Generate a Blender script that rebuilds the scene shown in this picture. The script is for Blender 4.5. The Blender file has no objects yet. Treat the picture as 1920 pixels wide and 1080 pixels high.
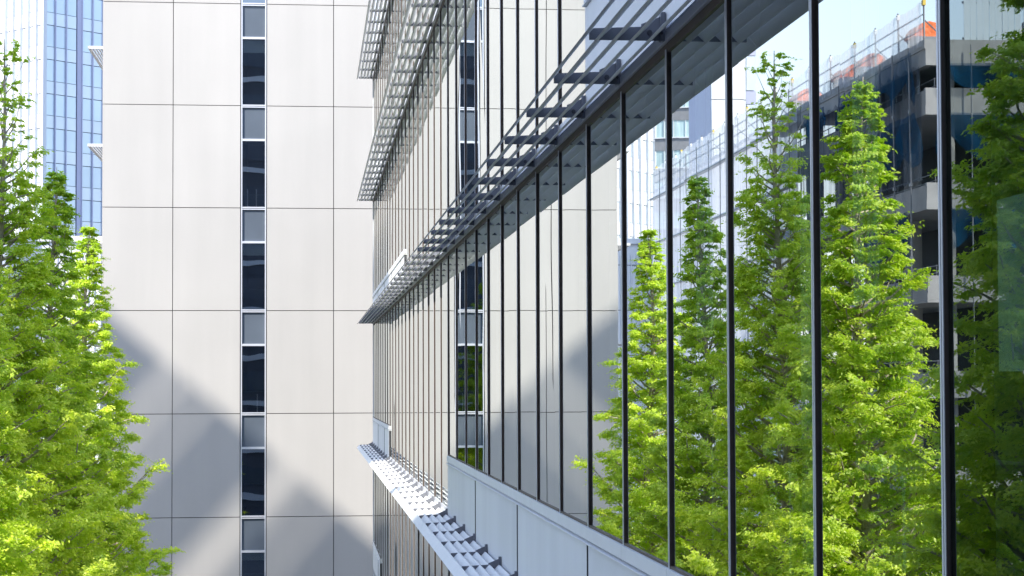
import bpy, bmesh, math, random
import numpy as np
from mathutils import Vector, Matrix

# ------------------------------------------------------------------ camera, world, sun, exposure
sc = bpy.context.scene
col = sc.collection
F_PX, YAW, PITCH, ROLL, CY = 3572.94, 0.10603, 0.03609, -0.00341, 591.41
fw = Vector((math.sin(YAW)*math.cos(PITCH), math.cos(YAW)*math.cos(PITCH), math.sin(PITCH)))
rt = Vector((math.cos(YAW), -math.sin(YAW), 0)); up = rt.cross(fw)
rt2 = math.cos(ROLL)*rt + math.sin(ROLL)*up
up2 = -math.sin(ROLL)*rt + math.cos(ROLL)*up
cam_data = bpy.data.cameras.new('camera'); cam = bpy.data.objects.new('camera', cam_data); col.objects.link(cam)
cam.matrix_world = Matrix(((rt2.x, up2.x, -fw.x, 0), (rt2.y, up2.y, -fw.y, 0), (rt2.z, up2.z, -fw.z, 0), (0, 0, 0, 1)))
cam_data.sensor_width = 36; cam_data.lens = F_PX/1920*36
cam_data.shift_y = (CY-540)/1920
cam_data.clip_start = 0.1; cam_data.clip_end = 3000
sc.camera = cam

SUN = Vector((-0.576, -0.519, 0.634)).normalized()          # towards the sun
world = bpy.data.worlds.new('World'); sc.world = world; world.use_nodes = True
wn = world.node_tree.nodes; wl = world.node_tree.links; wn.clear()
sky = wn.new('ShaderNodeTexSky'); sky.sky_type = 'NISHITA'; sky.sun_disc = False
sky.sun_elevation = math.asin(SUN.z); sky.sun_rotation = math.atan2(SUN.x, SUN.y)
sky.air_density = 1.0; sky.dust_density = 0.8; sky.ozone_density = 1.6
bg = wn.new('ShaderNodeBackground'); bg.inputs['Strength'].default_value = 0.15
wo = wn.new('ShaderNodeOutputWorld')
# pale haze low over the city
tcw = wn.new('ShaderNodeTexCoord'); sxw = wn.new('ShaderNodeSeparateXYZ'); wl.new(tcw.outputs['Generated'], sxw.inputs[0])
mrw = wn.new('ShaderNodeMapRange'); mrw.interpolation_type = 'SMOOTHSTEP'
mrw.inputs['From Min'].default_value = 0.03; mrw.inputs['From Max'].default_value = 0.42
mrw.inputs['To Min'].default_value = 0.82; mrw.inputs['To Max'].default_value = 0.0
wl.new(sxw.outputs['Z'], mrw.inputs['Value'])
mxw = wn.new('ShaderNodeMix'); mxw.data_type = 'RGBA'; wl.new(mrw.outputs[0], mxw.inputs['Factor'])
wl.new(sky.outputs[0], mxw.inputs['A']); mxw.inputs['B'].default_value = (2.75, 2.85, 3.1, 1)
wl.new(mxw.outputs['Result'], bg.inputs[0]); wl.new(bg.outputs[0], wo.inputs[0])
ld = bpy.data.lights.new('sun', 'SUN'); ld.energy = 2.35; ld.angle = math.radians(0.53); ld.color = (1.0, 0.94, 0.83)
sun = bpy.data.objects.new('sun', ld); col.objects.link(sun)
sun.rotation_euler = (-SUN).to_track_quat('-Z', 'Y').to_euler()
sc.view_settings.view_transform = 'Standard'; sc.view_settings.look = 'None'
sc.view_settings.exposure = 1.75; sc.view_settings.gamma = 1.0
sc.cycles.caustics_reflective = True; sc.cycles.caustics_refractive = False
sc.cycles.blur_glossy = 0.22; sc.cycles.sample_clamp_indirect = 6
sc.cycles.max_bounces = 10; sc.cycles.transparent_max_bounces = 24
sc.cycles.glossy_bounces = 6; sc.cycles.diffuse_bounces = 4

# ------------------------------------------------------------------ materials
def new_mat(name):
    m = bpy.data.materials.new(name); m.use_nodes = True
    nt = m.node_tree; b = nt.nodes['Principled BSDF']
    return m, nt, b

def pmat(name, colr, rough=0.6, metal=0.0, spec=0.5, noise=0.0, nscale=1.0, stretch=(1, 1, 1), bump=0.0, bscale=40, bdist=0.003):
    m, nt, b = new_mat(name)
    b.inputs['Base Color'].default_value = (*colr, 1); b.inputs['Roughness'].default_value = rough
    b.inputs['Metallic'].default_value = metal; b.inputs['Specular IOR Level'].default_value = spec
    tc = nt.nodes.new('ShaderNodeTexCoord')
    if noise:
        mp = nt.nodes.new('ShaderNodeMapping'); mp.inputs['Scale'].default_value = stretch
        n = nt.nodes.new('ShaderNodeTexNoise'); n.inputs['Scale'].default_value = nscale; n.inputs['Detail'].default_value = 6
        r = nt.nodes.new('ShaderNodeMapRange')
        r.inputs['From Min'].default_value = 0.25; r.inputs['From Max'].default_value = 0.75
        r.inputs['To Min'].default_value = 1-noise; r.inputs['To Max'].default_value = 1+noise
        mx = nt.nodes.new('ShaderNodeVectorMath'); mx.operation = 'SCALE'; mx.inputs[0].default_value = colr
        nt.links.new(tc.outputs['Object'], mp.inputs[0]); nt.links.new(mp.outputs[0], n.inputs['Vector'])
        nt.links.new(n.outputs['Fac'], r.inputs['Value']); nt.links.new(r.outputs[0], mx.inputs['Scale'])
        nt.links.new(mx.outputs[0], b.inputs['Base Color'])
    if bump:
        n2 = nt.nodes.new('ShaderNodeTexNoise'); n2.inputs['Scale'].default_value = bscale; n2.inputs['Detail'].default_value = 4
        bp = nt.nodes.new('ShaderNodeBump'); bp.inputs['Strength'].default_value = bump; bp.inputs['Distance'].default_value = bdist
        nt.links.new(tc.outputs['Object'], n2.inputs['Vector']); nt.links.new(n2.outputs['Fac'], bp.inputs['Height'])
        nt.links.new(bp.outputs[0], b.inputs['Normal'])
    return m

def panel_mat(name, colr, rough, amp=0.035, streak=0.03, use_attr=True):
    m, nt, b = new_mat(name); b.inputs['Roughness'].default_value = rough
    tc = nt.nodes.new('ShaderNodeTexCoord')
    def noise(scale, stretch, detail=5):
        mp = nt.nodes.new('ShaderNodeMapping'); mp.inputs['Scale'].default_value = stretch
        n = nt.nodes.new('ShaderNodeTexNoise'); n.inputs['Scale'].default_value = scale; n.inputs['Detail'].default_value = detail
        nt.links.new(tc.outputs['Object'], mp.inputs[0]); nt.links.new(mp.outputs[0], n.inputs['Vector']); return n.outputs['Fac']
    def rng_(sock, lo, hi, a=0.3, c=0.7):
        r = nt.nodes.new('ShaderNodeMapRange'); r.inputs['From Min'].default_value = a; r.inputs['From Max'].default_value = c
        r.inputs['To Min'].default_value = lo; r.inputs['To Max'].default_value = hi; nt.links.new(sock, r.inputs['Value']); return r.outputs[0]
    def mul(a, b_):
        q = nt.nodes.new('ShaderNodeMath'); q.operation = 'MULTIPLY'; nt.links.new(a, q.inputs[0]); nt.links.new(b_, q.inputs[1]); return q.outputs[0]
    if use_attr:
        at = nt.nodes.new('ShaderNodeAttribute'); at.attribute_name = 'tone'; src = at.outputs['Fac']
    else:
        oi = nt.nodes.new('ShaderNodeObjectInfo'); src = oi.outputs['Random']
    v = mul(rng_(src, 1-amp, 1+amp*0.4, 0, 1), rng_(noise(1.6, (1, 1, 0.07)), 1-streak, 1+streak))
    v = mul(v, rng_(noise(0.35, (1, 1, 1)), 1-streak, 1+streak))
    v = mul(v, rng_(noise(30, (1, 1, 1), 3), 0.99, 1.01))
    mx = nt.nodes.new('ShaderNodeVectorMath'); mx.operation = 'SCALE'; mx.inputs[0].default_value = colr
    nt.links.new(v, mx.inputs['Scale']); nt.links.new(mx.outputs[0], b.inputs['Base Color'])
    return m

def glass_mat(name, tint, base_refl, rough=0.0, refl_col=(0.97, 0.965, 0.955), wob=0.0, top=1.0):
    """coated curtain-wall glass: strong mirror reflection over a tinted see-through pane"""
    m = bpy.data.materials.new(name); m.use_nodes = True; nt = m.node_tree; nt.nodes.clear()
    o = nt.nodes.new('ShaderNodeOutputMaterial'); mix = nt.nodes.new('ShaderNodeMixShader')
    g = nt.nodes.new('ShaderNodeBsdfGlossy'); g.inputs['Roughness'].default_value = rough; g.inputs['Color'].default_value = (*refl_col, 1)
    t = nt.nodes.new('ShaderNodeBsdfTransparent'); t.inputs['Color'].default_value = (*tint, 1)
    fr = nt.nodes.new('ShaderNodeFresnel'); fr.inputs['IOR'].default_value = 1.5
    mr = nt.nodes.new('ShaderNodeMapRange'); mr.inputs['From Min'].default_value = 0; mr.inputs['From Max'].default_value = 1
    mr.inputs['To Min'].default_value = base_refl; mr.inputs['To Max'].default_value = top; mr.clamp = False
    cl = nt.nodes.new('ShaderNodeClamp'); cl.inputs['Max'].default_value = 0.97
    nt.links.new(fr.outputs[0], mr.inputs['Value']); nt.links.new(mr.outputs[0], cl.inputs[0]); nt.links.new(cl.outputs[0], mix.inputs[0])
    nt.links.new(t.outputs[0], mix.inputs[1]); nt.links.new(g.outputs[0], mix.inputs[2]); nt.links.new(mix.outputs[0], o.inputs[0])
    if wob:
        tc = nt.nodes.new('ShaderNodeTexCoord'); n = nt.nodes.new('ShaderNodeTexNoise')
        n.inputs['Scale'].default_value = 0.55; n.inputs['Detail'].default_value = 1
        bp = nt.nodes.new('ShaderNodeBump'); bp.inputs['Strength'].default_value = 1.0; bp.inputs['Distance'].default_value = wob
        nt.links.new(tc.outputs['Object'], n.inputs['Vector']); nt.links.new(n.outputs['Fac'], bp.inputs['Height'])
        nt.links.new(bp.outputs[0], g.inputs['Normal'])
    return m

def clear_mat(name):
    m = bpy.data.materials.new(name); m.use_nodes = True; nt = m.node_tree; nt.nodes.clear()
    o = nt.nodes.new('ShaderNodeOutputMaterial'); t = nt.nodes.new('ShaderNodeBsdfTransparent')
    t.inputs['Color'].default_value = (0.95, 0.98, 0.97, 1); nt.links.new(t.outputs[0], o.inputs[0]); return m

def mesh_mat(name, colr, opacity, scale=8.0, transl=0.5):
    """woven scaffold sheet: partly see-through, with folds"""
    m = bpy.data.materials.new(name); m.use_nodes = True; nt = m.node_tree; nt.nodes.clear()
    o = nt.nodes.new('ShaderNodeOutputMaterial'); mix = nt.nodes.new('ShaderNodeMixShader'); m2 = nt.nodes.new('ShaderNodeMixShader')
    d = nt.nodes.new('ShaderNodeBsdfDiffuse'); d.inputs[0].default_value = (*colr, 1)
    tl = nt.nodes.new('ShaderNodeBsdfTranslucent'); tl.inputs[0].default_value = (*colr, 1)
    t = nt.nodes.new('ShaderNodeBsdfTransparent')
    tc = nt.nodes.new('ShaderNodeTexCoord'); mp = nt.nodes.new('ShaderNodeMapping'); mp.inputs['Scale'].default_value = (1, 1, 0.08)
    n = nt.nodes.new('ShaderNodeTexNoise'); n.inputs['Scale'].default_value = scale*0.25; n.inputs['Detail'].default_value = 3
    mr = nt.nodes.new('ShaderNodeMapRange'); mr.inputs['From Min'].default_value = 0.3; mr.inputs['From Max'].default_value = 0.7
    mr.inputs['To Min'].default_value = max(0, opacity-0.2); mr.inputs['To Max'].default_value = min(1, opacity+0.2)
    nt.links.new(tc.outputs['Object'], mp.inputs[0]); nt.links.new(mp.outputs[0], n.inputs['Vector'])
    nt.links.new(n.outputs['Fac'], mr.inputs['Value']); nt.links.new(mr.outputs[0], mix.inputs[0])
    m2.inputs[0].default_value = transl
    nt.links.new(d.outputs[0], m2.inputs[1]); nt.links.new(tl.outputs[0], m2.inputs[2])
    nt.links.new(t.outputs[0], mix.inputs[1]); nt.links.new(m2.outputs[0], mix.inputs[2]); nt.links.new(mix.outputs[0], o.inputs[0])
    return m

def leaf_mat(name, c1, c2, transl=0.5):
    m = bpy.data.materials.new(name); m.use_nodes = True; nt = m.node_tree; nt.nodes.clear()
    o = nt.nodes.new('ShaderNodeOutputMaterial'); mix = nt.nodes.new('ShaderNodeMixShader')
    d = nt.nodes.new('ShaderNodeBsdfDiffuse'); tl = nt.nodes.new('ShaderNodeBsdfTranslucent')
    at = nt.nodes.new('ShaderNodeAttribute'); at.attribute_name = 'tone'
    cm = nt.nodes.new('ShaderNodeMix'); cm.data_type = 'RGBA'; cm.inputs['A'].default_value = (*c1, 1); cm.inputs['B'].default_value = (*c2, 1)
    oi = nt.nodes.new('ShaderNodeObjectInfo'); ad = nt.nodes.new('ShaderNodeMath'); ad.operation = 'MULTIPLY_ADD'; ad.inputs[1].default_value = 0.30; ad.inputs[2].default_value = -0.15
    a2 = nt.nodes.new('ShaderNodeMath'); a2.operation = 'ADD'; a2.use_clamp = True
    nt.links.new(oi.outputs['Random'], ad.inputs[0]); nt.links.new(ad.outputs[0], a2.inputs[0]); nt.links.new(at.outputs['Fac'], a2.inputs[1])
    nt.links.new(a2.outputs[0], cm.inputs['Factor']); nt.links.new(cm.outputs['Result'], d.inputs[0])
    sc2 = nt.nodes.new('ShaderNodeVectorMath'); sc2.operation = 'MULTIPLY'; sc2.inputs[1].default_value = (1.15, 1.25, 0.55)
    nt.links.new(cm.outputs['Result'], sc2.inputs[0]); nt.links.new(sc2.outputs[0], tl.inputs[0])
    mix.inputs[0].default_value = transl
    nt.links.new(d.outputs[0], mix.inputs[1]); nt.links.new(tl.outputs[0], mix.inputs[2])
    gl = nt.nodes.new('ShaderNodeBsdfGlossy'); gl.inputs['Roughness'].default_value = 0.55; gl.inputs['Color'].default_value = (1, 1, 1, 1)
    m3 = nt.nodes.new('ShaderNodeMixShader'); m3.inputs[0].default_value = 0.05
    nt.links.new(mix.outputs[0], m3.inputs[1]); nt.links.new(gl.outputs[0], m3.inputs[2]); nt.links.new(m3.outputs[0], o.inputs[0])
    return m

M = dict(
    panel=panel_mat('white_precast_panel', (0.424, 0.406, 0.386), 0.75, 0.045, 0.026),
    joint=pmat('dark_joint', (0.05, 0.05, 0.055), 0.9, noise=0.1),
    alu=pmat('silver_aluminium', (0.62, 0.63, 0.68), 0.38, 0.35, noise=0.04, nscale=3),
    alu_white=pmat('pale_coated_aluminium', (0.68, 0.68, 0.68), 0.5, 0.0, noise=0.03, nscale=4),
    bronze=pmat('dark_bronze_metal', (0.105, 0.08, 0.068), 0.5, 0.0, spec=0.2, noise=0.1, nscale=5),
    bracket=pmat('grey_steel_bracket', (0.17, 0.18, 0.21), 0.5, 0.2, noise=0.08, nscale=6),
    bolt=pmat('dark_bolt', (0.06, 0.06, 0.07), 0.4, 0.6, noise=0.05),
    spandrel=panel_mat('grey_spandrel_panel', (0.68, 0.685, 0.70), 0.5, 0.06, 0.045, False),
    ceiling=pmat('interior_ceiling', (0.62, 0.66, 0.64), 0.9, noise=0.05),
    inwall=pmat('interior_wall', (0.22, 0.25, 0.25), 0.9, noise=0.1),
    blind=pmat('white_roller_blind', (0.72, 0.74, 0.72), 0.9, noise=0.03),
    concrete=pmat('raw_concrete', (0.30, 0.30, 0.30), 0.85, noise=0.2, nscale=0.8, bump=0.3),
    steel=pmat('grey_scaffold_steel', (0.22, 0.23, 0.25), 0.5, 0.3, noise=0.1),
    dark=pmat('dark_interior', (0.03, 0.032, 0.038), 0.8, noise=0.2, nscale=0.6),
    orange=pmat('orange_tarpaulin', (0.75, 0.16, 0.04), 0.5, noise=0.25, nscale=3, bump=0.8, bscale=3, bdist=0.1),
    yellow=pmat('yellow_strap', (0.7, 0.5, 0.08), 0.6, noise=0.05),
    bark=pmat('grey_brown_bark', (0.40, 0.34, 0.29), 0.9, noise=0.35, nscale=3, stretch=(3, 3, 0.5), bump=0.6, bscale=12, bdist=0.02),
    paving=pmat('granite_paving', (0.16, 0.16, 0.165), 0.8, noise=0.2, nscale=2),
    asphalt=pmat('asphalt', (0.05, 0.05, 0.052), 0.9, noise=0.2, nscale=3),
    towerwhite=pmat('white_tower_cladding', (0.62, 0.63, 0.66), 0.5, noise=0.03),
    towerfin=pmat('lavender_grey_fin', (0.42, 0.43, 0.56), 0.45, 0.1, noise=0.03),
    greyclad=pmat('grey_tile_cladding', (0.25, 0.25, 0.26), 0.7, noise=0.12, nscale=2),
    navy=pmat('dark_blue_grey_cladding', (0.10, 0.12, 0.16), 0.6, noise=0.1),
    rear=pmat('dark_rear_wing', (0.11, 0.115, 0.13), 0.8, noise=0.1),
    farwall=pmat('grey_city_facade', (0.22, 0.23, 0.25), 0.8, noise=0.1),
    whitepaint=pmat('white_painted_steel', (0.75, 0.75, 0.74), 0.5, noise=0.05),
    facade_glass=glass_mat('coated_facade_glass', (0.55, 0.72, 0.66), 0.38, wob=0.0009, refl_col=(0.95, 0.985, 0.965), top=1.55),
    dark_glass=glass_mat('darker_facade_glass', (0.50, 0.66, 0.62), 0.14, wob=0.0009, refl_col=(0.85, 0.95, 0.93), top=1.3),
    clear=clear_mat('inner_glass_face'),
    slit_glass=glass_mat('grey_slit_window_glass', (0.45, 0.48, 0.52), 0.26, refl_col=(0.7, 0.78, 0.9), wob=0.004),
    slit_spandrel=pmat('blue_grey_glazed_spandrel', (0.10, 0.12, 0.15), 0.12, 0.0, noise=0.1, nscale=0.8),
    tower_glass=pmat('sky_blue_tower_glass', (0.58, 0.68, 0.76), 0.18, 0.3, noise=0.12, nscale=0.12),
    tower_spandrel=pmat('pale_blue_spandrel_glass', (0.66, 0.73, 0.78), 0.25, 0.25, noise=0.05, nscale=0.3),
    teal_glass=pmat('curtained_teal_glass', (0.45, 0.58, 0.58), 0.25, 0.1, noise=0.35, nscale=2.5, stretch=(1, 1, 0.05)),
    mesh_dark=mesh_mat('dark_scaffold_mesh', (0.10, 0.13, 0.18), 0.45),
    blue_net=mesh_mat('blue_safety_net', (0.012, 0.09, 0.20), 0.55),
    mesh_light=mesh_mat('pale_scaffold_mesh', (0.70, 0.73, 0.78), 0.55),
    mesh_grey=mesh_mat('grey_scaffold_curtain', (0.58, 0.60, 0.67), 0.76, transl=0.55),
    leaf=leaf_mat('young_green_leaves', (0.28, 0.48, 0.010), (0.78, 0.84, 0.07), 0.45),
)

# ------------------------------------------------------------------ mesh helpers
class MB:
    def __init__(s): s.v = []; s.f = []; s.m = []
    def quad(s, a, b, c, d, mi=0):
        i = len(s.v); s.v += [tuple(a), tuple(b), tuple(c), tuple(d)]; s.f.append((i, i+1, i+2, i+3)); s.m.append(mi)
    def hexa(s, p, mi=0):
        i = len(s.v); s.v += [tuple(q) for q in p]
        for f in ((0, 3, 2, 1), (4, 5, 6, 7), (0, 1, 5, 4), (1, 2, 6, 5), (2, 3, 7, 6), (3, 0, 4, 7)):
            s.f.append(tuple(i+k for k in f)); s.m.append(mi)
    def box(s, x0, x1, y0, y1, z0, z1, mi=0):
        s.hexa([(x0, y0, z0), (x1, y0, z0), (x1, y1, z0), (x0, y1, z0), (x0, y0, z1), (x1, y0, z1), (x1, y1, z1), (x0, y1, z1)], mi)
    def prism(s, prof, y0, y1, mi=0):
        """profile of (x, z) points swept along Y"""
        n = len(prof); i = len(s.v)
        s.v += [(x, y0, z) for x, z in prof] + [(x, y1, z) for x, z in prof]
        s.f.append(tuple(i+k for k in range(n))); s.f.append(tuple(i+n+k for k in reversed(range(n)))); s.m += [mi, mi]
        for k in range(n):
            k2 = (k+1) % n; s.f.append((i+k, i+n+k, i+n+k2, i+k2)); s.m.append(mi)
    def tube(s, pts, rad, n=6, mi=0):
        rings = []
        for j, p in enumerate(pts):
            p = Vector(p); a = Vector(pts[max(0, j-1)]); b = Vector(pts[min(len(pts)-1, j+1)])
            t = (b-a).normalized(); u = t.orthogonal().normalized(); w = t.cross(u)
            r = rad[j] if isinstance(rad, (list, tuple)) else rad
            i0 = len(s.v); s.v += [tuple(p + r*(math.cos(2*math.pi*k/n)*u + math.sin(2*math.pi*k/n)*w)) for k in range(n)]; rings.append(i0)
        for a, b in zip(rings, rings[1:]):
            for k in range(n):
                k2 = (k+1) % n; s.f.append((a+k, a+k2, b+k2, b+k)); s.m.append(mi)
        s.f.append(tuple(rings[0]+k for k in reversed(range(n)))); s.f.append(tuple(rings[-1]+k for k in range(n))); s.m += [mi, mi]
    def build(s, name, mats, parent=None, loc=None, smooth=False):
        if not isinstance(mats, (list, tuple)): mats = [mats]
        me = bpy.data.meshes.new(name); me.from_pydata(s.v, [], s.f)
        for m in mats: me.materials.append(m)
        me.polygons.foreach_set('material_index', s.m)
        if smooth: me.polygons.foreach_set('use_smooth', [True]*len(me.polygons))
        me.update()
        bm = bmesh.new(); bm.from_mesh(me); bmesh.ops.recalc_face_normals(bm, faces=bm.faces); bm.to_mesh(me); bm.free()
        o = bpy.data.objects.new(name, me); col.objects.link(o)
        if parent: o.parent = parent
        if loc: o.location = loc
        return o

def tag(o, label=None, cat=None, group=None, kind=None):
    if label: o['label'] = label
    if cat: o['category'] = cat
    if group: o['group'] = group
    if kind: o['kind'] = kind
    return o
def empty(name, loc=(0, 0, 0), rz=0):
    o = bpy.data.objects.new(name, None); col.objects.link(o); o.location = loc; o.rotation_euler.z = rz; o.empty_display_size = 0.5
    return o

GZ = -14.0
# ------------------------------------------------------------------ ground
g = MB(); g.quad((-900, -900, GZ), (900, -900, GZ), (900, 1500, GZ), (-900, 1500, GZ)); tag(g.build('ground', M['paving']), kind='structure')
g = MB(); g.box(-22, -12, -300, 600, GZ+0.001, GZ+0.004); tag(g.build('road', M['asphalt']), kind='structure')
g = MB()
g.box(-12, -11.8, -300, 600, GZ, GZ+0.14); g.box(-22.2, -22, -300, 600, GZ, GZ+0.14)
tag(g.build('kerb', M['concrete']), kind='structure')
g = MB()
for y in range(-100, 300, 8): g.box(-17.08, -16.92, y, y+4, GZ+0.005, GZ+0.008)
tag(g.build('road_marking', M['whitepaint']), kind='structure')

# ------------------------------------------------------------------ white panel building (far, facing the camera)
YW = 78.42; H = 4.2; Z0 = 15.64
wb = empty('panel_building', (2, YW, GZ))
tag(wb, 'tall white panel-clad building facing the camera, a narrow strip of windows down its front', 'building')
def rel(p, o): return o
XJ = [-8.28, -5.53, -2.80, None, -1.74, 0.99, 3.75, 6.5, 9.25, 12.0, 14.8]
ZJ = [Z0+H*i for i in range(4, 0, -1)] + [Z0-H*i for i in range(0, 8)]
J = 0.014
pan = MB(); pan2 = MB()
for x0, x1 in zip(XJ, XJ[1:]):
    if x0 is None or x1 is None: continue
    for z1, z0 in zip(ZJ, ZJ[1:]):
        pan.box(x0+J, x1-J, YW, YW+0.10, z0+J, z1-J, 0)
# solid body behind the panels, either side of the slit
pan.box(-8.26, -2.80, YW+0.11, YW+20, GZ, 32.4, 1)
pan.box(-1.74, 14.8, YW+0.11, YW+20, GZ, 32.4, 1)
pan.box(-2.80, -1.74, YW+9, YW+20, GZ, 32.4, 1)
# side return panels
for z1, z0 in zip(ZJ, ZJ[1:]):
    pan.box(-8.36, -8.262, YW+0.003, YW+6-J, z0+J, z1-J, 0); pan.box(-8.36, -8.262, YW+6+J, YW+12, z0+J, z1-J, 0)
wall = pan.build('wall', [M['panel'], M['joint']])
at_ = wall.data.attributes.new('tone', 'FLOAT', 'POINT'); r9 = random.Random(2)
at_.data.foreach_set('value', [v for _ in range(len(wall.data.vertices)//8) for v in [r9.random()]*8])
def par(o, root):
    o.parent = root; o.matrix_parent_inverse = Matrix.Translation(-root.location) if root.rotation_euler.z == 0 else root.matrix_basis.inverted(); return o
par(wall, wb)
# slit windows
rng = random.Random(5)
sx0, sx1 = -2.80+0.02, -1.74-0.02
for i in range(-3, 7):
    zt = Z0-H*i; zb = zt-H; zm = zt-1.40
    fr = MB()
    fr.box(sx0, sx0+0.05, YW+0.015, YW+0.16, zb, zt); fr.box(sx1-0.05, sx1, YW+0.015, YW+0.16, zb, zt)
    fr.box(sx0+0.05, sx1-0.05, YW+0.02, YW+0.16, zb, zb+0.05); fr.box(sx0+0.05, sx1-0.05, YW+0.02, YW+0.16, zt-0.05-0.02, zt-0.025)
    fr.box(sx0+0.05, sx1-0.05, YW+0.02, YW+0.16, zm-0.045, zm+0.045)
    w = par(fr.build('slit_window', M['alu']), wb)
    p = MB(); p.box(sx0+0.05, sx1-0.05, YW+0.10, YW+0.112, zb+0.05, zm-0.045); p.m = [0 if k == 2 else 1 for k in range(6)]
    q = p.build('pane', [M['slit_glass'], M['clear']]); par(q, wb); q.parent = w; q.matrix_parent_inverse = Matrix.Identity(4)
    # keep matrices simple: window has identity basis, so children use world coordinates minus building offset
    p = MB(); p.box(sx0+0.05, sx1-0.05, YW+0.10, YW+0.13, zm+0.045, zt-0.07)
    s = p.build('spandrel_glass', M['slit_spandrel'], w)
    # interior of the strip: floor slab, ceiling fitting
    p = MB(); p.box(sx0, sx1, YW+0.2, YW+8.9, zt-0.5, zt-0.1, 0); p.box(sx0, sx1, YW+3.2+rng.random(), YW+5, zb+0.2, zb+rng.uniform(0.9, 1.6), 0)
    p.build('room_interior', M['inwall'], w)
    if i in (-1, 0, 2, 5):
        p = MB(); hb = rng.uniform(0.25, 0.7)
        p.box(sx0+0.06, sx1-0.06, YW+0.17, YW+0.18, zm-0.045-hb, zm-0.05); p.build('blind', M['blind'], w)
    if i in (1, 3):
        p = MB()
        for xx in ((-2.55, -2.19) if i == 1 else (-2.14,)):
            p.box(xx, xx+0.05, YW+0.25, YW+0.30, zb+0.06, zb+0.80)
        p.build('rail_post', M['whitepaint'], w)
# small louvred sunshades on the side of the white building
for zc in (13.78, 9.78, 5.83, 1.7):
    s = MB()
    for k in range(5):
        s.box(-8.92+k*0.11, -8.86+k*0.11, YW+0.2, YW+9, zc-0.03, zc+0.01)
    s.box(-8.95, -8.37, YW+0.12, YW+0.18, zc-0.06, zc+0.05)
    s.box(-8.97, -8.94, YW+0.12, YW+9, zc-0.06, zc+0.05)
    par(s.build('side_sunshade', M['alu_white']), wb)

# ------------------------------------------------------------------ glass wing (right)
D = 2.177; Y0 = 6.331; S = 1.681; ZT = 2.078
KN, KF = -5, 35                                  # mullion index range
YE = Y0+KF*S; YN = Y0+KN*S
gw = empty('glass_wing', (D+5, 30, GZ))
tag(gw, 'long office wing with dark-mullioned mirror glass and louvred sunshades running along the right side', 'building')
def gpar(o): return par(o, gw)
def cpar(o, parent):                             # sub-part: parent carries the offset already
    o.parent = parent; return o
SILL_H = 0.115
def spans(level):
    """bays with a grey spandrel under the glass at this level (k ranges)"""
    return {1: [(KN, 14), (27, KF)], 2: [(KN, 5), (22, KF)], 3: [(KN, 12), (30, KF)], 0: [(KN, 17), (31, KF)], -1: [(KN, KF)]}[level]
def has_sp(level, k): return any(a <= k < b for a, b in spans(level))

first_k = {3: 13, 2: 4, 1: KN, 0: 10}
rg = random.Random(11)
win_count = 0
bulk = {m: MB() for m in ('pane', 'mullion')}
P_OUT = 0.014; W_CAP = 0.045
for level in (1, 2, 3, 0):
    ztop = ZT+H*(level-1)                        # underside at the sunshade line
    zlow_full = ztop-H+0.10; zsill = ztop-3.175
    for k in range(KN, KF):
        ya = Y0+k*S; yb = ya+S
        zb = zsill if has_sp(level, k) else zlow_full
        zt = ztop-0.06
        e = [rg.uniform(-0.0020, 0.0020) for _ in range(4)]
        xg = D+0.0
        def pane_mb(p):
            a, b, c, d_ = xg+e[0], xg+e[1], xg+e[2], xg+e[3]
            pts = [(a, ya, zb), (b, yb, zb), (b+0.012, yb, zb), (a+0.012, ya, zb), (d_, ya, zt), (c, yb, zt), (c+0.012, yb, zt), (d_+0.012, ya, zt)]
            i = len(p.v); p.v += pts
            for f, mi in (((0, 1, 5, 4), 0), ((3, 2, 6, 7), 1), ((0, 3, 2, 1), 1), ((4, 5, 6, 7), 1), ((0, 4, 7, 3), 1), ((1, 2, 6, 5), 1)):
                p.f.append(tuple(i+q for q in f)); p.m.append(mi)
        # mullion: dark fin with silver cap strips and a groove; stands at ya
        def mull_mb(p):
            p.box(D-P_OUT, D-0.003, ya, ya+W_CAP, zb-0.02, zt+0.02, 0)
            p.box(D-P_OUT-0.003, D-P_OUT, ya+0.003, ya+0.018, zb-0.02, zt+0.02, 1)
            p.box(D-P_OUT-0.003, D-P_OUT, ya+0.026, ya+W_CAP-0.002, zb-0.02, zt+0.02, 1)
            p.box(D-0.003, D+0.16, ya+0.002, ya+W_CAP-0.002, zb-0.02, zt+0.02, 0)
        if k >= first_k[level] and win_count < 100:
            win_count += 1
            rails = MB()
            rails.box(D-0.012, D+0.10, ya, yb, zt+0.001, zt+0.055, 0)
            rails.box(D-0.012, D+0.10, ya, yb, zb-0.018, zb-0.001, 0)
            rails.box(D+0.02, D+0.10, yb-0.03, yb, zb-0.001, zt+0.001, 0)
            w = gpar(rails.build('window', [M['bronze']]))
            p = MB(); pane_mb(p); p.build('pane', [M['facade_glass'] if k >= 0 else M['dark_glass'], M['clear']], w)
            p = MB(); mull_mb(p); p.build('mullion', [M['bronze'], M['alu']], w)
        else:
            pane_mb(bulk['pane']); mull_mb(bulk['mullion'])
            bulk['mullion'].box(D-0.012, D+0.10, ya, yb, zt+0.001, zt+0.055, 0)
            bulk['mullion'].box(D-0.012, D+0.10, ya, yb, zb-0.018, zb-0.001, 0)
tag(gpar(bulk['pane'].build('window_pane_run', [M['facade_glass'], M['clear']])), kind='stuff')
tag(gpar(bulk['mullion'].build('mullion_run', [M['bronze'], M['alu']])), kind='stuff')
# end corner post
p = MB(); p.box(D-0.02, D+0.2, YE, YE+0.12, GZ, ZT+3*H+0.4); gpar(p.build('corner_post', M['alu']))

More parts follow.
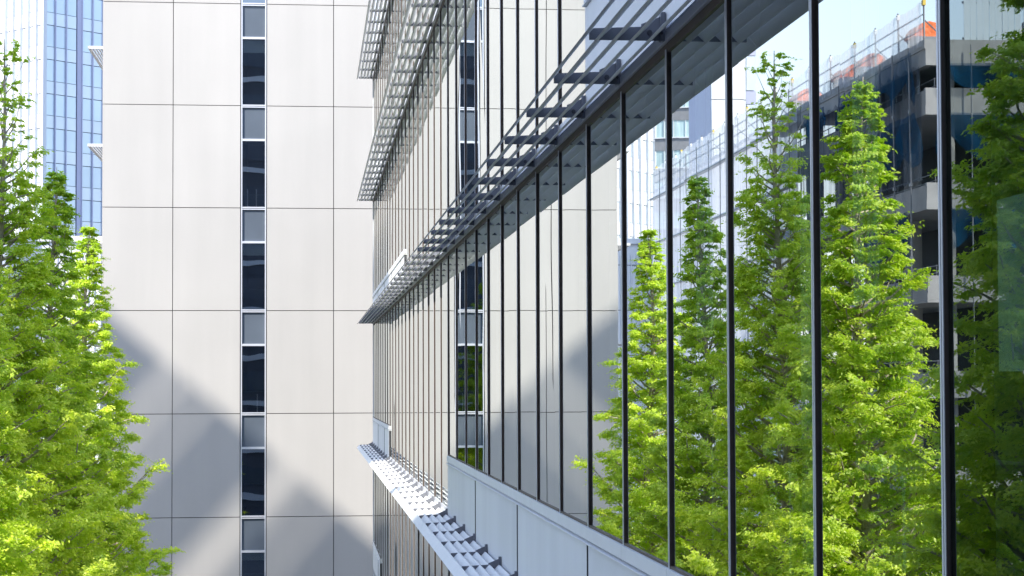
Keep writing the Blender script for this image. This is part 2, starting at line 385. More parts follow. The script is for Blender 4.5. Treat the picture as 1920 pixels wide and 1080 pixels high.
# spandrel walls: sill band, drip ledge and grey panels with joints every three bays
for level in (1, 2, 3, 0, -1):
    ztop = ZT+H*(level-1); zs = ztop-3.175-0.018 if level > -1 else ztop-0.3
    zbot = ztop-H+0.10 if level > -1 else GZ
    for a, b in spans(level):
        ya, yb = Y0+a*S, Y0+b*S
        sil = MB()
        k = a
        while k < b:
            k2 = min(b, k+1)
            sil.box(D-0.035, D+0.10, Y0+k*S+0.004, Y0+k2*S-0.004, zs-0.095, zs-0.001, 0)
            k = k2
        k = a
        off = (2-a) % 3
        edges = [a]+[q for q in range(a+1, b) if (q-2) % 3 == 0]+[b]
        for q0, q1 in zip(edges, edges[1:]):
            y0_, y1_ = Y0+q0*S+0.010, Y0+q1*S-0.010
            sp = MB(); sp.box(D-0.02, D+0.12, y0_, y1_, zbot, zs-0.135, 0); sp.box(D-0.030, D+0.10, y0_-0.017, y0_-0.003, zbot, zs-0.135, 1); gpar(sp.build('spandrel_panel', [M['spandrel'], M['joint']]))
            sil.prism([(D-0.048, zs-0.117), (D+0.05, zs-0.104), (D+0.05, zs-0.130), (D-0.048, zs-0.127)], y0_-0.002, y1_+0.002, 0)
        gpar(sil.build('sill', [M['alu_white']]))
# side cheeks where a spandrel ends + dark backing
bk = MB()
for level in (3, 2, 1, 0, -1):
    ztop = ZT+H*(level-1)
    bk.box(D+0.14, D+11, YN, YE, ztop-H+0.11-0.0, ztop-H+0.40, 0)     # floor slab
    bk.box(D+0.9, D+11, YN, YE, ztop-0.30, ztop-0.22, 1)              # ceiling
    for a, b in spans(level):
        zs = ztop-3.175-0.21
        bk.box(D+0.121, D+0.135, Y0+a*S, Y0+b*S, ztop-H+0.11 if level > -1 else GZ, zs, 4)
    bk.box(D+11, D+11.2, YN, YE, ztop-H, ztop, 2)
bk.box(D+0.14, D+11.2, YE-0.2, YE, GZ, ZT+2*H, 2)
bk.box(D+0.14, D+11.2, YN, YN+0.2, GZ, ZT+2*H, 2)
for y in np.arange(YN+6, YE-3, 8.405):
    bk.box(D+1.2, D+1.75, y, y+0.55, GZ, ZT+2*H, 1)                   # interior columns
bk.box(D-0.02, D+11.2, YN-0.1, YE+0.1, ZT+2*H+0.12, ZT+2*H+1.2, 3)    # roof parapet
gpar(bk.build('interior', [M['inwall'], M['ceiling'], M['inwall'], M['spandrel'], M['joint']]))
# roller blinds and ceiling lights seen faintly inside
def blind(k, z0, z1, f0=0.06, f1=0.94):
    p = MB(); y0_, y1_ = Y0+k*S+f0*S, Y0+k*S+f1*S
    n = 10
    for i in range(n):
        xa = D+0.30+0.012*math.sin(i*1.3); p.hexa([(xa, y0_+(y1_-y0_)*i/n, z0), (xa+0.01, y0_+(y1_-y0_)*i/n, z0), (xa+0.01, y0_+(y1_-y0_)*(i+1)/n, z0), (xa, y0_+(y1_-y0_)*(i+1)/n, z0),
            (xa, y0_+(y1_-y0_)*i/n, z1), (xa+0.01, y0_+(y1_-y0_)*i/n, z1), (xa+0.01, y0_+(y1_-y0_)*(i+1)/n, z1), (xa, y0_+(y1_-y0_)*(i+1)/n, z1)])
    gpar(p.build('roller_blind', M['blind']))
blind(-1, -0.1, 1.95); blind(1, 0.35, 1.98, 0.05, 0.45); blind(3, 0.3, 1.98, 0.1, 0.5)
for y in (9, 14, 19, 25, 31, 38):
    p = MB(); p.box(D+2.2, D+2.4, y, y+1.2, ZT-0.40, ZT-0.34); gpar(p.build('ceiling_light', M['whitepaint']))
p = MB(); p.box(D+0.30, D+0.32, 5.9, 6.66, 0.04, 0.66); p.box(D+0.295, D+0.30, 5.9, 6.66, 0.60, 0.61); gpar(p.build('pinboard', M['blind']))
for y in (8.5, 10.6, 12.7, 15.5):
    p = MB(); p.box(D+0.5, D+1.2, y, y+1.3, -0.42, -0.38); p.box(D+0.55, D+0.6, y+0.05, y+0.1, -1.1, -0.42); p.box(D+0.55, D+0.6, y+1.2, y+1.25, -1.1, -0.42)
    gpar(p.build('desk', M['whitepaint']))

# sunshades: slats that rise towards the building, carried by brackets
PROJ = 0.56
def shade(zw, k0, k1):
    root = MB()
    root.box(D-0.03, D+0.02, Y0+k0*S, YE+0.06, zw-0.003, zw+0.055)
    root.box(D-0.022, D+0.02, Y0+k0*S, YE+0.06, zw+0.075, zw+0.11)
    root.box(D-0.012, D+0.06, Y0+k0*S, YE+0.06, zw+0.115, zw+0.17)
    r = gpar(root.build('sunshade', M['alu']))
    # slats
    for j in range(5):
        xo = D-PROJ+0.107*j
        p = MB(); y = k0
        while y < k1:
            y2 = min(k1, y+1)
            t = 0.010 if j else 0.012
            L = 0.094
            a = (xo, zw-0.004 if j else zw-0.02); b = (xo+L*0.86, zw+L*0.90)
            if j == 0:
                prof = [(xo-0.012, zw-0.02), (xo+0.002, zw-0.02), (xo+0.085, zw+0.068), (xo+0.076, zw+0.078)]
            else:
                prof = [(a[0]-0.004, a[1]+0.010), (a[0]+0.010, a[1]), (b[0]+0.010, b[1]-0.012), (b[0]+0.010, b[1]+0.002), (b[0]-0.004, b[1]+0.006)]
            p.prism(prof, Y0+y*S+(0.004), Y0+y2*S-(0.004)); y = y2
        p.build('slat', M['alu_white'], r)
    # brackets
    for k in range(k0, k1+1):
        y = Y0+k*S
        p = MB()
        # plate profile in x,z, swept 1 cm in y
        pr = [(D-PROJ+0.07, zw+0.008), (D-0.03, zw+0.008), (D-0.03, zw+0.165), (D-0.17, zw+0.108), (D-0.17, zw+0.092), (D-PROJ+0.095, zw+0.078), (D-PROJ+0.07, zw+0.05)]
        # split into two convex prisms
        p.prism([pr[0], (D-0.17, zw+0.008), pr[4], pr[5], pr[6]], y-0.006, y+0.006, 0)
        p.prism([(D-0.17, zw+0.008), pr[1], pr[2], pr[3]], y-0.006, y+0.006, 0)
        p.box(D-0.055, D-0.025, y-0.03, y+0.03, zw+0.004, zw+0.18, 0)
        p.tube([(D-0.12, y-0.016, zw+0.055), (D-0.12, y+0.016, zw+0.055)], 0.017, 8, 1)
        p.tube([(D-0.05, y-0.04, zw+0.05), (D-0.05, y-0.03, zw+0.05)], 0.010, 6, 1)
        p.build('bracket', [M['bracket'], M['bolt']], r)
shade(ZT, KN+5, KF); shade(ZT+H, 12, KF); shade(ZT+2*H, 18, KF); shade(ZT-H, 6, KF)

# ------------------------------------------------------------------ trees
def make_tree(seed, Ht, name, rmax=2.9, leafn=58000, slope=0.26, sparse=False):
    rnd = np.random.default_rng(seed)
    tr = MB()
    nz = 14
    sway = [(0.12*math.sin(i*0.7+seed), 0.12*math.cos(i*0.9+seed*2)) for i in range(nz+1)]
    def trunk_at(z):
        t = z/Ht*nz; i = min(nz-1, int(t)); f = t-i
        return sway[i][0]*(1-f)+sway[i+1][0]*f, sway[i][1]*(1-f)+sway[i+1][1]*f
    def trad(z): return 0.20*(1-z/Ht)**0.85+0.010
    tr.tube([(*sway[i], Ht*i/nz) for i in range(nz+1)], [trad(Ht*i/nz) for i in range(nz+1)], 9)
    C, Dn, T, Sz = [], [], [], []                # leaf spray centres, outward dirs, tone, size
    z = 2.6
    az = rnd.uniform(0, 6.28)
    while z < Ht-0.25:
        topd = Ht-z
        R = min(rmax, 0.04+0.235*min(topd, 4)+0.19*max(0, topd-4))*rnd.uniform(0.66, 1.14)
        if sparse and topd < 3.6: R = min(1.0, 0.2+0.27*topd)*rnd.uniform(0.5, 1.1)
        az += 2.39996+rnd.uniform(-0.5, 0.5)
        el = math.radians(rnd.uniform(18, 42) + (22 if topd < 3 else 0))
        x0, y0 = trunk_at(z); pts = []; n = 6
        L = R/math.cos(el)*1.0
        dx, dy = math.cos(az), math.sin(az)
        bend = rnd.uniform(-0.25, 0.15)
        for i in range(n+1):
            s_ = i/n
            pts.append(Vector((x0+dx*R*s_+0.06*R*math.sin(s_*5+az), y0+dy*R*s_+0.06*R*math.cos(s_*4+az), z+R*math.tan(el)*s_+bend*R*s_*s_-0.0)))
        pts = [p if p.z < Ht-0.1 else Vector((p.x*0.5+x0*0.5, p.y*0.5+y0*0.5, Ht-0.1)) for p in pts]
        r0 = min(trad(z)*0.55, 0.02+0.018*R)
        tr.tube(pts, [max(0.004, r0*(1-0.85*i/n)) for i in range(n+1)], 5)
        # side twigs
        nt = max(3, int(R*4.6))
        if sparse and topd < 3.2: nt = 3+int(topd > 1.8)+int(topd > 2.5)
        for q in range(nt):
            s_ = rnd.uniform(0.06, 1.0)**0.8; i = min(n-1, int(s_*n)); f = s_*n-i
            p0 = pts[i].lerp(pts[i+1], f)
            side = rnd.choice([-1, 1])*rnd.uniform(0.4, 1.2)
            ca, sa = math.cos(az+side), math.sin(az+side)
            tl = rnd.uniform(0.25, 0.75)*(0.35+0.3*R)*(1.15-0.5*s_)
            tip = p0+Vector((ca*tl, sa*tl, tl*rnd.uniform(-0.12, 0.30)))
            if q % 2 == 0 and R > 0.8:
                tr.tube([p0, p0.lerp(tip, 0.5)+Vector((0, 0, 0.03)), tip], [0.008, 0.006, 0.003], 4)
            for s2 in (0.35, 0.7, 1.0):
                c = p0.lerp(tip, s2)
                C.append(tuple(c)); Dn.append((ca, sa, -0.15)); T.append(rnd.uniform(0, 1)); Sz.append(rnd.uniform(0.65, 1.1)*min(1, 0.42+topd*0.085)*(0.5 if topd < 1.5 or (sparse and topd < 3) else 1))
        C.append(tuple(pts[-1])); Dn.append((dx, dy, 0.1)); T.append(rnd.uniform(0, 1)); Sz.append(0.8)
        step = 0.066 if topd < 15 else 0.22
        if sparse and topd < 3.2: step = 0.12
        z += step*rnd.uniform(0.6, 1.4)
    C = np.array(C); Dn = np.array(Dn); T = np.array(T); Sz = np.array(Sz)
    nper = max(8, leafn//len(C))
    cnt = np.where((Ht-C[:, 2] < 3.2) & sparse, max(6, nper//3), nper)
    idx = np.repeat(np.arange(len(C)), cnt); N = len(idx)
    d = Dn[idx]; d /= np.linalg.norm(d, axis=1)[:, None]
    u = rnd.normal(size=(N, 3))
    side = np.cross(d, [0, 0, 1.0]); side /= np.linalg.norm(side, axis=1)[:, None]
    sz = Sz[idx][:, None]
    zc = C[idx][:, 2]
    cen = C[idx] + sz*(d*rnd.normal(0, 0.15, (N, 1)) + side*rnd.normal(0, 0.12, (N, 1)) + np.array([0, 0, 1.0])*rnd.normal(-0.02, 0.055, (N, 1)))
    # leaflet direction: outward/sideways with droop
    a = d*rnd.normal(0.6, 0.6, (N, 1)) + side*rnd.normal(0, 1.0, (N, 1)); a[:, 2] += rnd.normal(-0.15, 0.35, N)
    a /= np.linalg.norm(a, axis=1)[:, None]
    cn = rnd.normal(0, 0.55, (len(C), 3)); cn[:, 2] += 0.9; cn += 0.45*Dn/np.linalg.norm(Dn, axis=1)[:, None]
    cn /= np.linalg.norm(cn, axis=1)[:, None]
    nrm = cn[idx]+rnd.normal(0, 0.22, (N, 3))
    pl = cen-C[idx]; cen = cen-cn[idx]*(pl*cn[idx]).sum(1, keepdims=True)*0.7
    b = np.cross(nrm, a); b /= np.linalg.norm(b, axis=1)[:, None]
    ln = rnd.uniform(0.028, 0.068, (N, 1)); wd = ln*rnd.uniform(0.30, 0.48, (N, 1))
    V = np.empty((N, 4, 3)); V[:, 0] = cen-a*ln; V[:, 1] = cen+b*wd-a*ln*0.1; V[:, 2] = cen+a*ln; V[:, 3] = cen-b*wd-a*ln*0.1
    V[:, 2, 2] -= ln[:, 0]*0.3
    me = bpy.data.meshes.new('crown'); me.vertices.add(N*4); me.vertices.foreach_set('co', V.reshape(-1))
    me.loops.add(N*4); me.loops.foreach_set('vertex_index', np.arange(N*4, dtype=np.int32))
    me.polygons.add(N); me.polygons.foreach_set('loop_start', np.arange(0, N*4, 4, dtype=np.int32)); me.polygons.foreach_set('loop_total', np.full(N, 4, dtype=np.int32))
    me.update(); me.validate()
    at = me.attributes.new('tone', 'FLOAT', 'POINT')
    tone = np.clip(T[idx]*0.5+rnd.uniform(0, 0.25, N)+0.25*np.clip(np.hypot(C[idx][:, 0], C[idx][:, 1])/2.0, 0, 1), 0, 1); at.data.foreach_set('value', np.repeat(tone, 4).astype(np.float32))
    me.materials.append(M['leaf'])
    root = empty('conifer_tree')
    t_ = tr.build('trunk', M['bark'], root, smooth=True)
    c_ = bpy.data.objects.new('crown', me); col.objects.link(c_); c_.parent = root
    return root

TREES = [  # x, y, tip z, seed, label
    (-7.45, 65.7, 5.5, 3, 'smallest darker green conifer, thin tip just left of the white panel wall'),
    (-7.45, 56.6, 6.4, 4, 'pointed darker green conifer, second from the white building, before the blue glass tower'),
    (-7.35, 46.4, 8.3, 5, 'tall sunlit conifer with sparse feathery tip, at the left edge of the photo'),
    (-7.45, 39.8, 6.6, 6, 'bright yellow-green conifer mirrored large between the two rightmost mullions'),
    (-7.45, 29.6, 8.4, 7, 'shaded dark green conifer mirrored in the rightmost pane'),
]
for x, y, zt, sd, lab in TREES:
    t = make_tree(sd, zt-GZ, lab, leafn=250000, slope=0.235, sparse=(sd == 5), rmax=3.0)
    t.location = (x, y, GZ); tag(t, lab, 'tree', 'row of conifers along the courtyard')

# ------------------------------------------------------------------ blue glass tower (rotated 45 degrees)
def local_box(root, mats, boxes, name):
    p = MB()
    for b in boxes: p.box(*b)
    return p.build(name, mats, root)
tw = empty('glass_tower', (-30.0, 220.0, GZ), math.radians(45))
tag(tw, 'high-rise tower, pale blue glass on one face, white vertical fins on the other', 'tower')
TH = 100.0; FH = 3.94
# local frame: near corner at the origin, right face along +x (local y=0 side), left face along +y (local x=0 side)
tw.rotation_euler.z = math.radians(43)
core = MB(); core.box(0.25, 26, 0.25, 13, 0, TH); core.build('core', M['navy'], tw)
nf = int(TH/FH)
nwin = 0; rest = MB()
for i in range(nf):
    z = i*FH
    for j in range(16):
        x0 = j*1.5+(0.7 if j >= 3 else 0)
        if x0 > 25: continue
        b1 = (x0+0.06, x0+1.44, 0.10, 0.16, z+1.5, z+FH-0.04); b2 = (x0+0.06, x0+1.44, 0.08, 0.16, z+0.04, z+1.44)
        if 7 <= i <= 15 and j < 7 and nwin < 100:
            p = MB(); p.box(*b1, 0); p.box(*b2, 1); p.build('window', [M['tower_glass'], M['tower_spandrel']], tw); nwin += 1
        else: rest.box(*b1, 0); rest.box(*b2, 1)
    for j in range(8):
        y0 = j*1.5
        b1 = (0.08, 0.16, y0+0.1, y0+1.4, z+1.7, z+FH-0.05); b2 = (0.03, 0.17, y0+0.1, y0+1.4, z+0.05, z+1.62)
        if 9 <= i <= 15 and j < 5 and nwin < 100:
            p = MB(); p.box(*b1, 1); p.box(*b2, 2); p.build('window', [M['tower_glass'], M['tower_spandrel'], M['towerwhite']], tw); nwin += 1
        else: rest.box(*b1, 1); rest.box(*b2, 2)
tag(rest.build('window_run', [M['tower_glass'], M['tower_spandrel'], M['towerwhite']], tw), kind='stuff')
for j in range(17):
    x0 = j*1.5+(0.7 if j >= 3 else 0)
    if x0 > 25.5: continue
    p = MB(); p.box(x0-0.05, x0+0.05, -0.12, 0.2, 0, TH); p.build('mullion', M['towerfin'], tw)
p = MB(); p.box(4.55, 5.15, -0.02, 0.2, 0, TH); p.build('solid_strip', M['towerfin'], tw)
for j in range(9):
    p = MB(); p.box(-0.30, 0.2, j*1.5-0.20, j*1.5+0.16, 0, TH); p.build('white_fin', M['towerwhite'], tw)

pod = empty('podium_block', (-18, 175, GZ)); tag(pod, 'plain white low block in front of the blue glass tower beside the white building edge', 'building')
p = MB(); p.box(-14, 8, 0, 24, 0, 27.0, 0)
for i in range(6): p.box(-14.01-0.02, 8.02, -0.03, -0.0, 4.2*i+4, 4.2*i+4.05, 1)
p.build('wall', [M['towerwhite'], M['joint']], pod)
p = MB(); p.box(-14.3, 8.3, -0.3, 24.3, 27.0, 27.5); p.build('parapet', M['towerwhite'], pod)
p = MB()
for k in range(40): p.box(-14+k*0.55, -14+k*0.55+0.06, -0.12, -0.04, 1, 26)
p.build('vertical_louvre', M['alu_white'], pod)

# grey and teal banded building
bb = empty('banded_building', (-36.7, 200, GZ), math.radians(20)); tag(bb, 'office block with grey tile bands and curtained teal windows, mirrored above the scaffold', 'building')
p = MB(); p.box(0.2, 4.3, 0.2, 8, 0, 62, 0); p.build('core', M['dark'], bb)
for i in range(19):
    z = i*3.25
    p = MB(); p.box(0, 4.5, 0, 8.2, z, z+1.30, 0); b_ = p.build('tile_band', M['greyclad'], bb)
    p = MB(); p.box(0.1, 4.4, 0.1, 8.1, z+1.42, z+3.25, 0); w_ = p.build('window_band', M['teal_glass'], bb)
    p = MB(); p.box(-0.15, 4.65, -0.15, 8.3, z+1.301, z+1.419)
    for j in range(6): p.box(j*0.86+0.05, j*0.86+0.12, 0.02, 0.09, z+1.42, z+3.25)
    for j in range(9): p.box(0.02, 0.09, j*0.95+0.1, j*0.95+0.17, z+1.42, z+3.25)
    p.build('frame', M['alu_white'], w_)
nv = empty('stair_tower', (-36.15, 190, GZ)); tag(nv, 'narrow dark blue-grey strip building between the banded block and the white slab block', 'building')
p = MB(); p.box(-0.5, 0.6, 0, 5, 0, 66)
for i in range(15): p.box(-0.55, 0.65, -0.05, 0, i*4.4, i*4.4+0.1)
p.build('wall', M['navy'], nv)
wh = empty('slab_block', (-33.7, 168, GZ)); tag(wh, 'white slab block with grey window strip, mirrored left of the sparse tree top', 'building')
p = MB()
for i in range(14):
    p.box(-1.5+0.02, 0.3, 0, 0.3, i*4.4+0.03, i*4.4+4.37, 0); p.box(0.34, 2.0-0.02, 0, 0.3, i*4.4+0.03, i*4.4+4.37, 0)
p.box(-2.4, 2.0, 0.31, 10, 0, 61.6, 1)
p.build('wall', [M['towerwhite'], M['towerfin']], wh)
for i in range(14):
    w = MB(); w.box(-2.3, -1.55, 0.05, 0.30, i*4.4+0.9, i*4.4+4.0); w.build('window', M['tower_spandrel'], wh)
    w = MB(); w.box(-2.4, -1.5, 0.0, 0.30, i*4.4+4.05, i*4.4+5.2); w.build('floor_band', M['towerfin'], wh)

# ------------------------------------------------------------------ construction site across the road
cb = empty('construction_building', (-25, 89, GZ)); tag(cb, 'half-built concrete frame wrapped in scaffold mesh and blue nets, mirrored at right', 'building under construction')
Lc = 72.0; Ls = 27.0; Wc = 34.0
tops = [16.6, 13.4, 8.8, 4.3, -0.3, -4.9, -9.5]
for i, zt in enumerate(tops):
    p = MB(); z = zt-GZ
    p.box(-Wc, 0, 0, Ls, z-0.45, z, 0)
    if i: p.box(-0.25, -0.02, 0.25, Ls, z+0.001, z+0.75, 0); p.box(-Wc, -0.02, 0, 0.24, z+0.001, z+0.85, 0)
    else:
        p.box(-0.4, -0.05, 0.4, Ls, z-1.25, z-0.451, 0); p.box(-Wc, -0.05, 0, 0.4, z-1.25, z-0.451, 0)
    p.build('floor_slab', M['concrete'], cb)
for j in range(5):
    p = MB(); y = 1.2+j*5.9
    p.tube([(-1.6, y, 0), (-1.6, y, tops[0]-GZ-0.46)], 0.45, 14); p.build('column', M['concrete'], cb, smooth=False)
for j in range(1, 5):
    p = MB(); p.tube([(-1.6-j*7, 1.2, 0), (-1.6-j*7, 1.2, tops[0]-GZ-0.46)], 0.45, 14); p.build('column', M['concrete'], cb)
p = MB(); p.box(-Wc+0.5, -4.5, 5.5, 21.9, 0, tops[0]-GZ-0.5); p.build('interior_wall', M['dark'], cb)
# roof edge mesh with posts, sagging scalloped top
def sheet(x, y0, y1, z0, z1, mat, name, fold=0.12, sag=0.0, nseg=90, scal=0.0, along='y', seed=0, root=cb, hang=False):
    r_ = random.Random(seed); p = MB(); pts = []
    ph = [r_.uniform(0, 6.28) for _ in range(4)]
    for i in range(nseg+1):
        f = i/nseg; y = y0+(y1-y0)*f
        dx = fold*(math.sin(y*2.1+ph[0])+0.6*math.sin(y*4.7+ph[1]))*0.5
        t = z1-scal*abs(math.sin(math.pi*y/1.3+ph[3]))-sag*math.sin(math.pi*((y-y0) % 4.0)/4.0)
        pts.append((dx, y, t))
    rows = 4
    for (dx, y, t), (dx2, y2, t2) in zip(pts, pts[1:]):
        for q in range(rows):
            a0, a1 = q/rows, (q+1)/rows
            def P(dx, y, t, a):
                zz = z0+(t-z0)*a if not hang else z1-(z1-z0)*(1-a)*(0.45+0.55*abs(math.sin(math.pi*(y-y0)/3.1+ph[2]))); xx = x+dx*(0.3+0.7*math.sin(a*3+1))
                return (xx, y, zz) if along == 'y' else (y, xx, zz)
            p.quad(P(dx, y, t, a0), P(dx2, y2, t2, a0), P(dx2, y2, t2, a1), P(dx, y, t, a1))
    return p.build(name, mat, root, smooth=True)
zr = tops[0]-GZ
sheet(0.05, 0.2, Lc, zr-0.3, zr+1.9, M['mesh_light'], 'scaffold_mesh', 0.10, 0.12, 160, 0.06)
sheet(0.12, 22, Lc, 2, zr-0.1, M['mesh_grey'], 'mesh_curtain', 0.35, 0, 170, 0.0, seed=3)
sheet(0.10, 0.5, 22, zr-6.8, zr-1.0, M['mesh_dark'], 'mesh_curtain', 0.25, 0, 60, 0.3, seed=5).hide_render = False
for (a, b, zz, hh, sd) in ((1, 7, zr-0.5, 2.6, 1), (8, 13, zr-0.8, 2.0, 2), (16, 20, zr-0.9, 1.6, 4), (2, 9, tops[2]-GZ-0.4, 2.4, 8), (0.5, 7, tops[1]-GZ-.3, 2.6, 9)):
    sheet(0.32, a, b, zz-hh, zz, M['blue_net'], 'blue_net', 0.5, 0, 40, 0.0, seed=sd, hang=True)
for (a, b, zz, hh, sd) in ((-8, -0.5, tops[1]-GZ-0.4, 2.3, 11), (-20, -9, tops[1]-GZ-0.4, 1.6, 12), (-9, -1, tops[0]-GZ-1.2, 1.2, 13), (-8, -1, tops[2]-GZ-.4, 2.0, 14)):
    sheet(-0.35, a, b, zz-hh, zz, M['blue_net'], 'blue_net', 0.5, 0, 40, 0.0, along='x', seed=sd, hang=True)
for j in range(19):
    y = 0.3+j*3.95
    p = MB(); p.tube([(-0.1, y, zr-1.2), (-0.1, y, zr+2.05)], 0.05, 6); p.tube([(-0.1, y, zr+1.0), (-1.2, y, zr+0.0)], 0.035, 5)
    p.box(-0.17, -0.03, y-0.12, y+0.12, zr+1.7, zr+1.95, 1)
    p.build('scaffold_post', [M['steel'], M['yellow'] if j % 3 == 0 else M['whitepaint']], cb)
p = MB()
for zz in (zr+0.6, zr+1.25): p.tube([(-0.05, 0.3, zz), (-0.05, Lc, zz)], 0.03, 5)
p.build('guard_rail', M['steel'], cb)
for k_, (yy, xx) in enumerate(((1.5, 0.3), (3.6, 0.45), (6.2, 0.3), (9.7, 0.4), (13.1, 0.3), (17.4, 0.45), (20.6, 0.3))):
    p = MB(); p.tube([(xx, yy, 0), (xx, yy, zr-0.2)], 0.045, 6)
    for zz in np.arange(2, zr-1, 3.6): p.box(xx-0.06, xx+0.06, yy-0.09, yy+0.09, zz, zz+0.16)
    p.build('standpipe', M['steel'], cb)
for k_, xx in enumerate((-2.4, -5.2, -9.5, -13.0, -17.6, -22)):
    p = MB(); p.tube([(xx, -0.3, 0), (xx, -0.3, zr-0.3)], 0.04, 6); p.build('standpipe', M['steel'], cb)
for zt in tops[1:]:
    p = MB(); z = zt-GZ
    for q in (1.0, 1.35): p.tube([(-0.6, 0.3, z+q), (-0.6, Ls, z+q)], 0.025, 5)
    for q in range(0, 9): p.tube([(-0.6, 0.4+q*3, z), (-0.6, 0.4+q*3, z+1.4)], 0.02, 5)
    p.build('safety_rail', M['steel'], cb)
# scaffold tubes in front of the curtain
p = MB()
for j in range(13):
    y = 22+j*4.0; p.tube([(0.65, y, 2), (0.65, y, zr+1.0)], 0.035, 5)
for zz in np.arange(3, zr, 3.8): p.tube([(0.65, 22, zz), (0.65, 71, zz)], 0.03, 5)
p.build('scaffold_tube', M['steel'], cb)
p = MB()
for i in range(5): p.box(0.2, 0.64, 22, 71, zr-1.0-3.8*i, zr-0.9-3.8*i)
p.build('scaffold_deck', M['alu_white'], cb)
p = MB()
for y, s_ in ((2.2, 1.6), (11.4, 2.0), (14.8, 2.0)): 
    p.box(-1.6, -0.4, y, y+s_, zr+0.002, zr+0.55, 0)
p.build('duct', M['steel'], cb)
for y, s_ in ((2.2, 1.6), (11.4, 1.6), (14.8, 1.8), (23.5, 2.0)):
    p = MB(); n = 8
    for i in range(n):
        a0, a1 = math.pi*i/n, math.pi*(i+1)/n
        pr = [(-1.0+0.75*math.cos(a0), zr+0.56+0.75*math.sin(a0)*1.0), (-1.0+0.75*math.cos(a1), zr+0.56+0.75*math.sin(a1)*1.0), (-1.0, zr+0.55)]
        p.prism(pr, y, y+s_)
    p.build('orange_cover', M['orange'], cb)
# crane base on the roof: white plate frame with round cut-outs
cr = empty('crane_base', (-33.2, 92, tops[0])); tag(cr, 'white steel crane mast standing on the roof slab of the construction site', 'crane')
p = MB()
for sx in (-1.6, 1.6):
    for sy in (0, 3.2):
        p.box(sx-0.16, sx+0.16, sy-0.16, sy+0.16, 0, 9)
for sy in (-0.10, 3.2):
    for zz in (0, 3.0, 6.0): p.box(-1.44, 1.44, sy, sy+0.1, zz+0.002, zz+0.4)
    for zz in (0.4, 3.4, 6.4):
        for sgn in (-1, 1):
            p.hexa([(sgn*-1.44, sy, zz), (sgn*-1.14, sy, zz), (sgn*-1.14, sy+0.1, zz), (sgn*-1.44, sy+0.1, zz), (sgn*-0.15, sy, zz+2.6), (sgn*0.15, sy, zz+2.6), (sgn*0.15, sy+0.1, zz+2.6), (sgn*-0.15, sy+0.1, zz+2.6)])
p.build('mast', M['whitepaint'], cr)
p = MB(); p.box(-1.0, 1.0, 1.0, 2.4, 0.5, 1.9); p.build('machine_box', M['farwall'], cr)
pl = empty('site_hoarding_panel', (-29.6, 91.5, tops[0])); tag(pl, 'pale blue upright sheet panels on the roof slab beside the white crane mast', 'panel')
p = MB()
for k in range(9): p.box(-1.4+k*0.33, -1.4+k*0.33+0.30, 0.02*(k % 2), 0.05+0.02*(k % 2), 0, 2.9)
p.build('sheet', M['tower_spandrel'], pl)
p = MB(); p.box(-1.45, 1.6, 0.08, 0.14, 0.5, 0.6); p.box(-1.45, 1.6, 0.08, 0.14, 2.3, 2.4); p.build('frame', M['steel'], pl)

# ------------------------------------------------------------------ rear wing and added unseen blocks that shade the courtyard (left of and behind the camera)
def city_block(loc, w, d, h, rz, label, name='shade_block', col_=None):
    r = empty(name, loc, rz); tag(r, label, 'building')
    b = MB(); b.box(-w/2, w/2, -d/2, d/2, 0, h); b.build('wall', col_ or M['farwall'], r)
    win = MB(); n = int(h/4)
    for i in range(n):
        z = 4*i+1.4
        win.box(-w/2-0.05, w/2+0.05, -d/2-0.05, d/2+0.05, z, z+1.7)
    win.build('window_band', M['slit_spandrel'], r)
    if name.startswith('rear'):
        fb = MB()
        for i in range(n): fb.box(-w/2-0.12, w/2+0.12, -d/2-0.12, d/2+0.12, 4*i+0.2, 4*i+0.7)
        fb.build('floor_band', M['whitepaint'], r)
    rf = MB(); rf.box(-w/2+1, w/2-1, -d/2+1, d/2-1, h, h+0.8); rf.build('roof', M['concrete'], r)
    return r
sxy = SUN.y/SUN.x                                   # 0.901 : Y per X along the sun's path
def caster(x, xw, c0, c1, ztop_at_ref, xref, name, label):
    """block whose shadow on the plane X = xref covers c0..c1 (c = Y - sxy*X) below the given height"""
    xa, xb = x-xw, x
    y1 = c0+sxy*xb; y2 = c1+sxy*xa
    t = (xref-xb)/(-SUN.x)
    h = ztop_at_ref+SUN.z*t-GZ
    if y2 < y1: y1, y2 = y2, y1
    return city_block(((xa+xb)/2, (y1+y2)/2, GZ), xb-xa, y2-y1, h, 0, label)
cF = lambda y: y-sxy*D
cT = lambda y: y+sxy*7.45
# rear wing of the same campus, just behind the viewpoint: shades the near part of the glass wing
city_block((-32.0, -15, GZ), 16.9, 14, 66, 0, 'tall grey end tower of the dark campus wing behind the viewpoint', 'rear_tower', M['rear'])
city_block((-10.7, -15, GZ), 25.6, 14, 46, 0, 'dark campus wing standing right behind the viewpoint', 'rear_wing', M['rear'])
# lower block out of view, added to shade the nearest tree
caster(-60, 6, cF(15), cT(33.5), 7.6, -7.45, 'h', 'unseen lower grey block added to shade the nearest tree, left of the viewpoint')
# unseen slab, added to shade the two far trees and the wing end
caster(-62, 6, cF(52), cF(72), 4.6, D, 'h', 'unseen grey slab added to shade the far trees and the wing end')
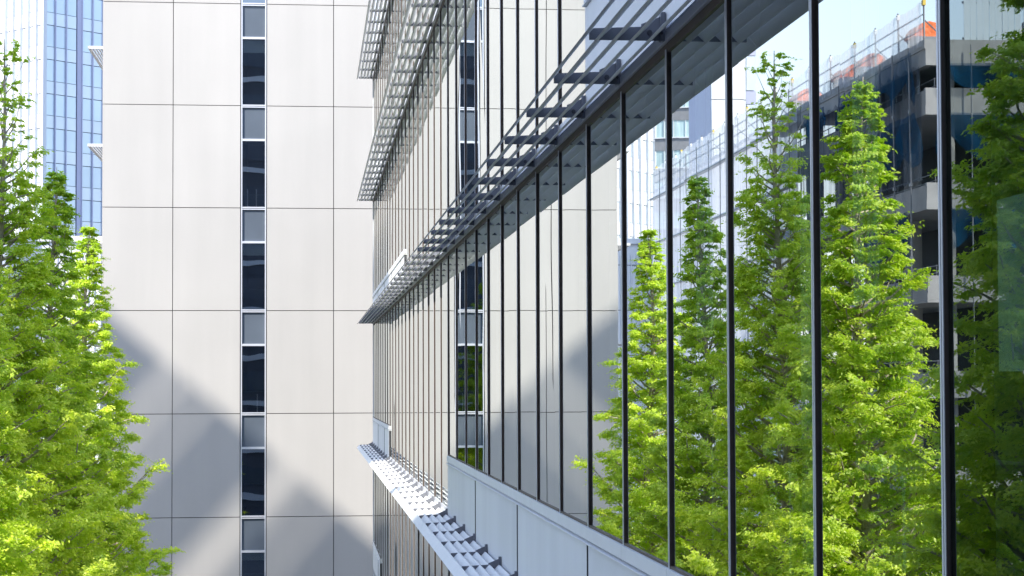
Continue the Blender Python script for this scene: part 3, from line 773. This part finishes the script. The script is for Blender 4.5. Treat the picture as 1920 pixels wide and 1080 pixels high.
# unseen slab added and shaped to cast the wall's diagonal shadow and light streaks
def wall_point(px, py):
    d_ = fw + rt2*((px-960)/F_PX) + up2*((CY-py)/F_PX); return d_*(YW/d_.y)
A_ = wall_point(218, 600); B_ = wall_point(700, 1015)
q_ = (B_.z-A_.z)/(B_.x-A_.x); r0_ = A_.z-q_*A_.x     # shadow edge on the wall: z = r0 + q X
T_ = 110.0; off = SUN*T_; off.z = SUN.z*T_
m_ = 1.12                                            # slant of the slots that let the light streaks through
def tval(px, py): w_ = wall_point(px, py); return w_.z-m_*w_.x
slots = [(tval(262, 775), 0.7), (tval(345, 790), 0.45), (tval(402, 1040), 1.3), (tval(560, 1000), 0.42)]   # centre line, width
edges = []; hi = 60.0
for tc_, wd_ in sorted(slots, reverse=True):
    hw = wd_*math.hypot(1, m_)/2; edges.append((tc_+hw, hi)); hi = tc_-hw
edges.append((-60.0, hi))
br = empty('slotted_shade_slab', (off.x-3, YW+off.y, GZ)); tag(br, 'unseen slotted slab added to cast shadow and light streaks on the white wall', 'building')
XL, XR = -13.0, 5.0
for lo, hi in edges:
    pts = []
    poly = [(XL, m_*XL+lo), (XR, m_*XR+lo), (XR, m_*XR+hi), (XL, m_*XL+hi)]
    def clip(poly, f):
        out = []
        for a, b in zip(poly, poly[1:]+poly[:1]):
            fa, fb = f(a), f(b)
            if fa >= 0: out.append(a)
            if (fa >= 0) != (fb >= 0):
                u = fa/(fa-fb); out.append((a[0]+(b[0]-a[0])*u, a[1]+(b[1]-a[1])*u))
        return out
    poly = clip(poly, lambda p_: r0_+q_*p_[0]-p_[1])
    if len(poly) < 3: continue
    p = MB(); p.prism([(x+off.x-br.location.x, z+off.z-GZ) for x, z in poly], -0.05, 0.05); p.build('shade_strip', M['farwall'], br)
p = MB(); p.box(XL+off.x-br.location.x, XR+off.x-br.location.x, -0.3, 0.3, 0, m_*XL-60+off.z-GZ) if m_*XL-60+off.z-GZ > 0 else p.box(XL+off.x-br.location.x, XR+off.x-br.location.x, -1, 1, 0, 4)
p.build('base', M['farwall'], br)
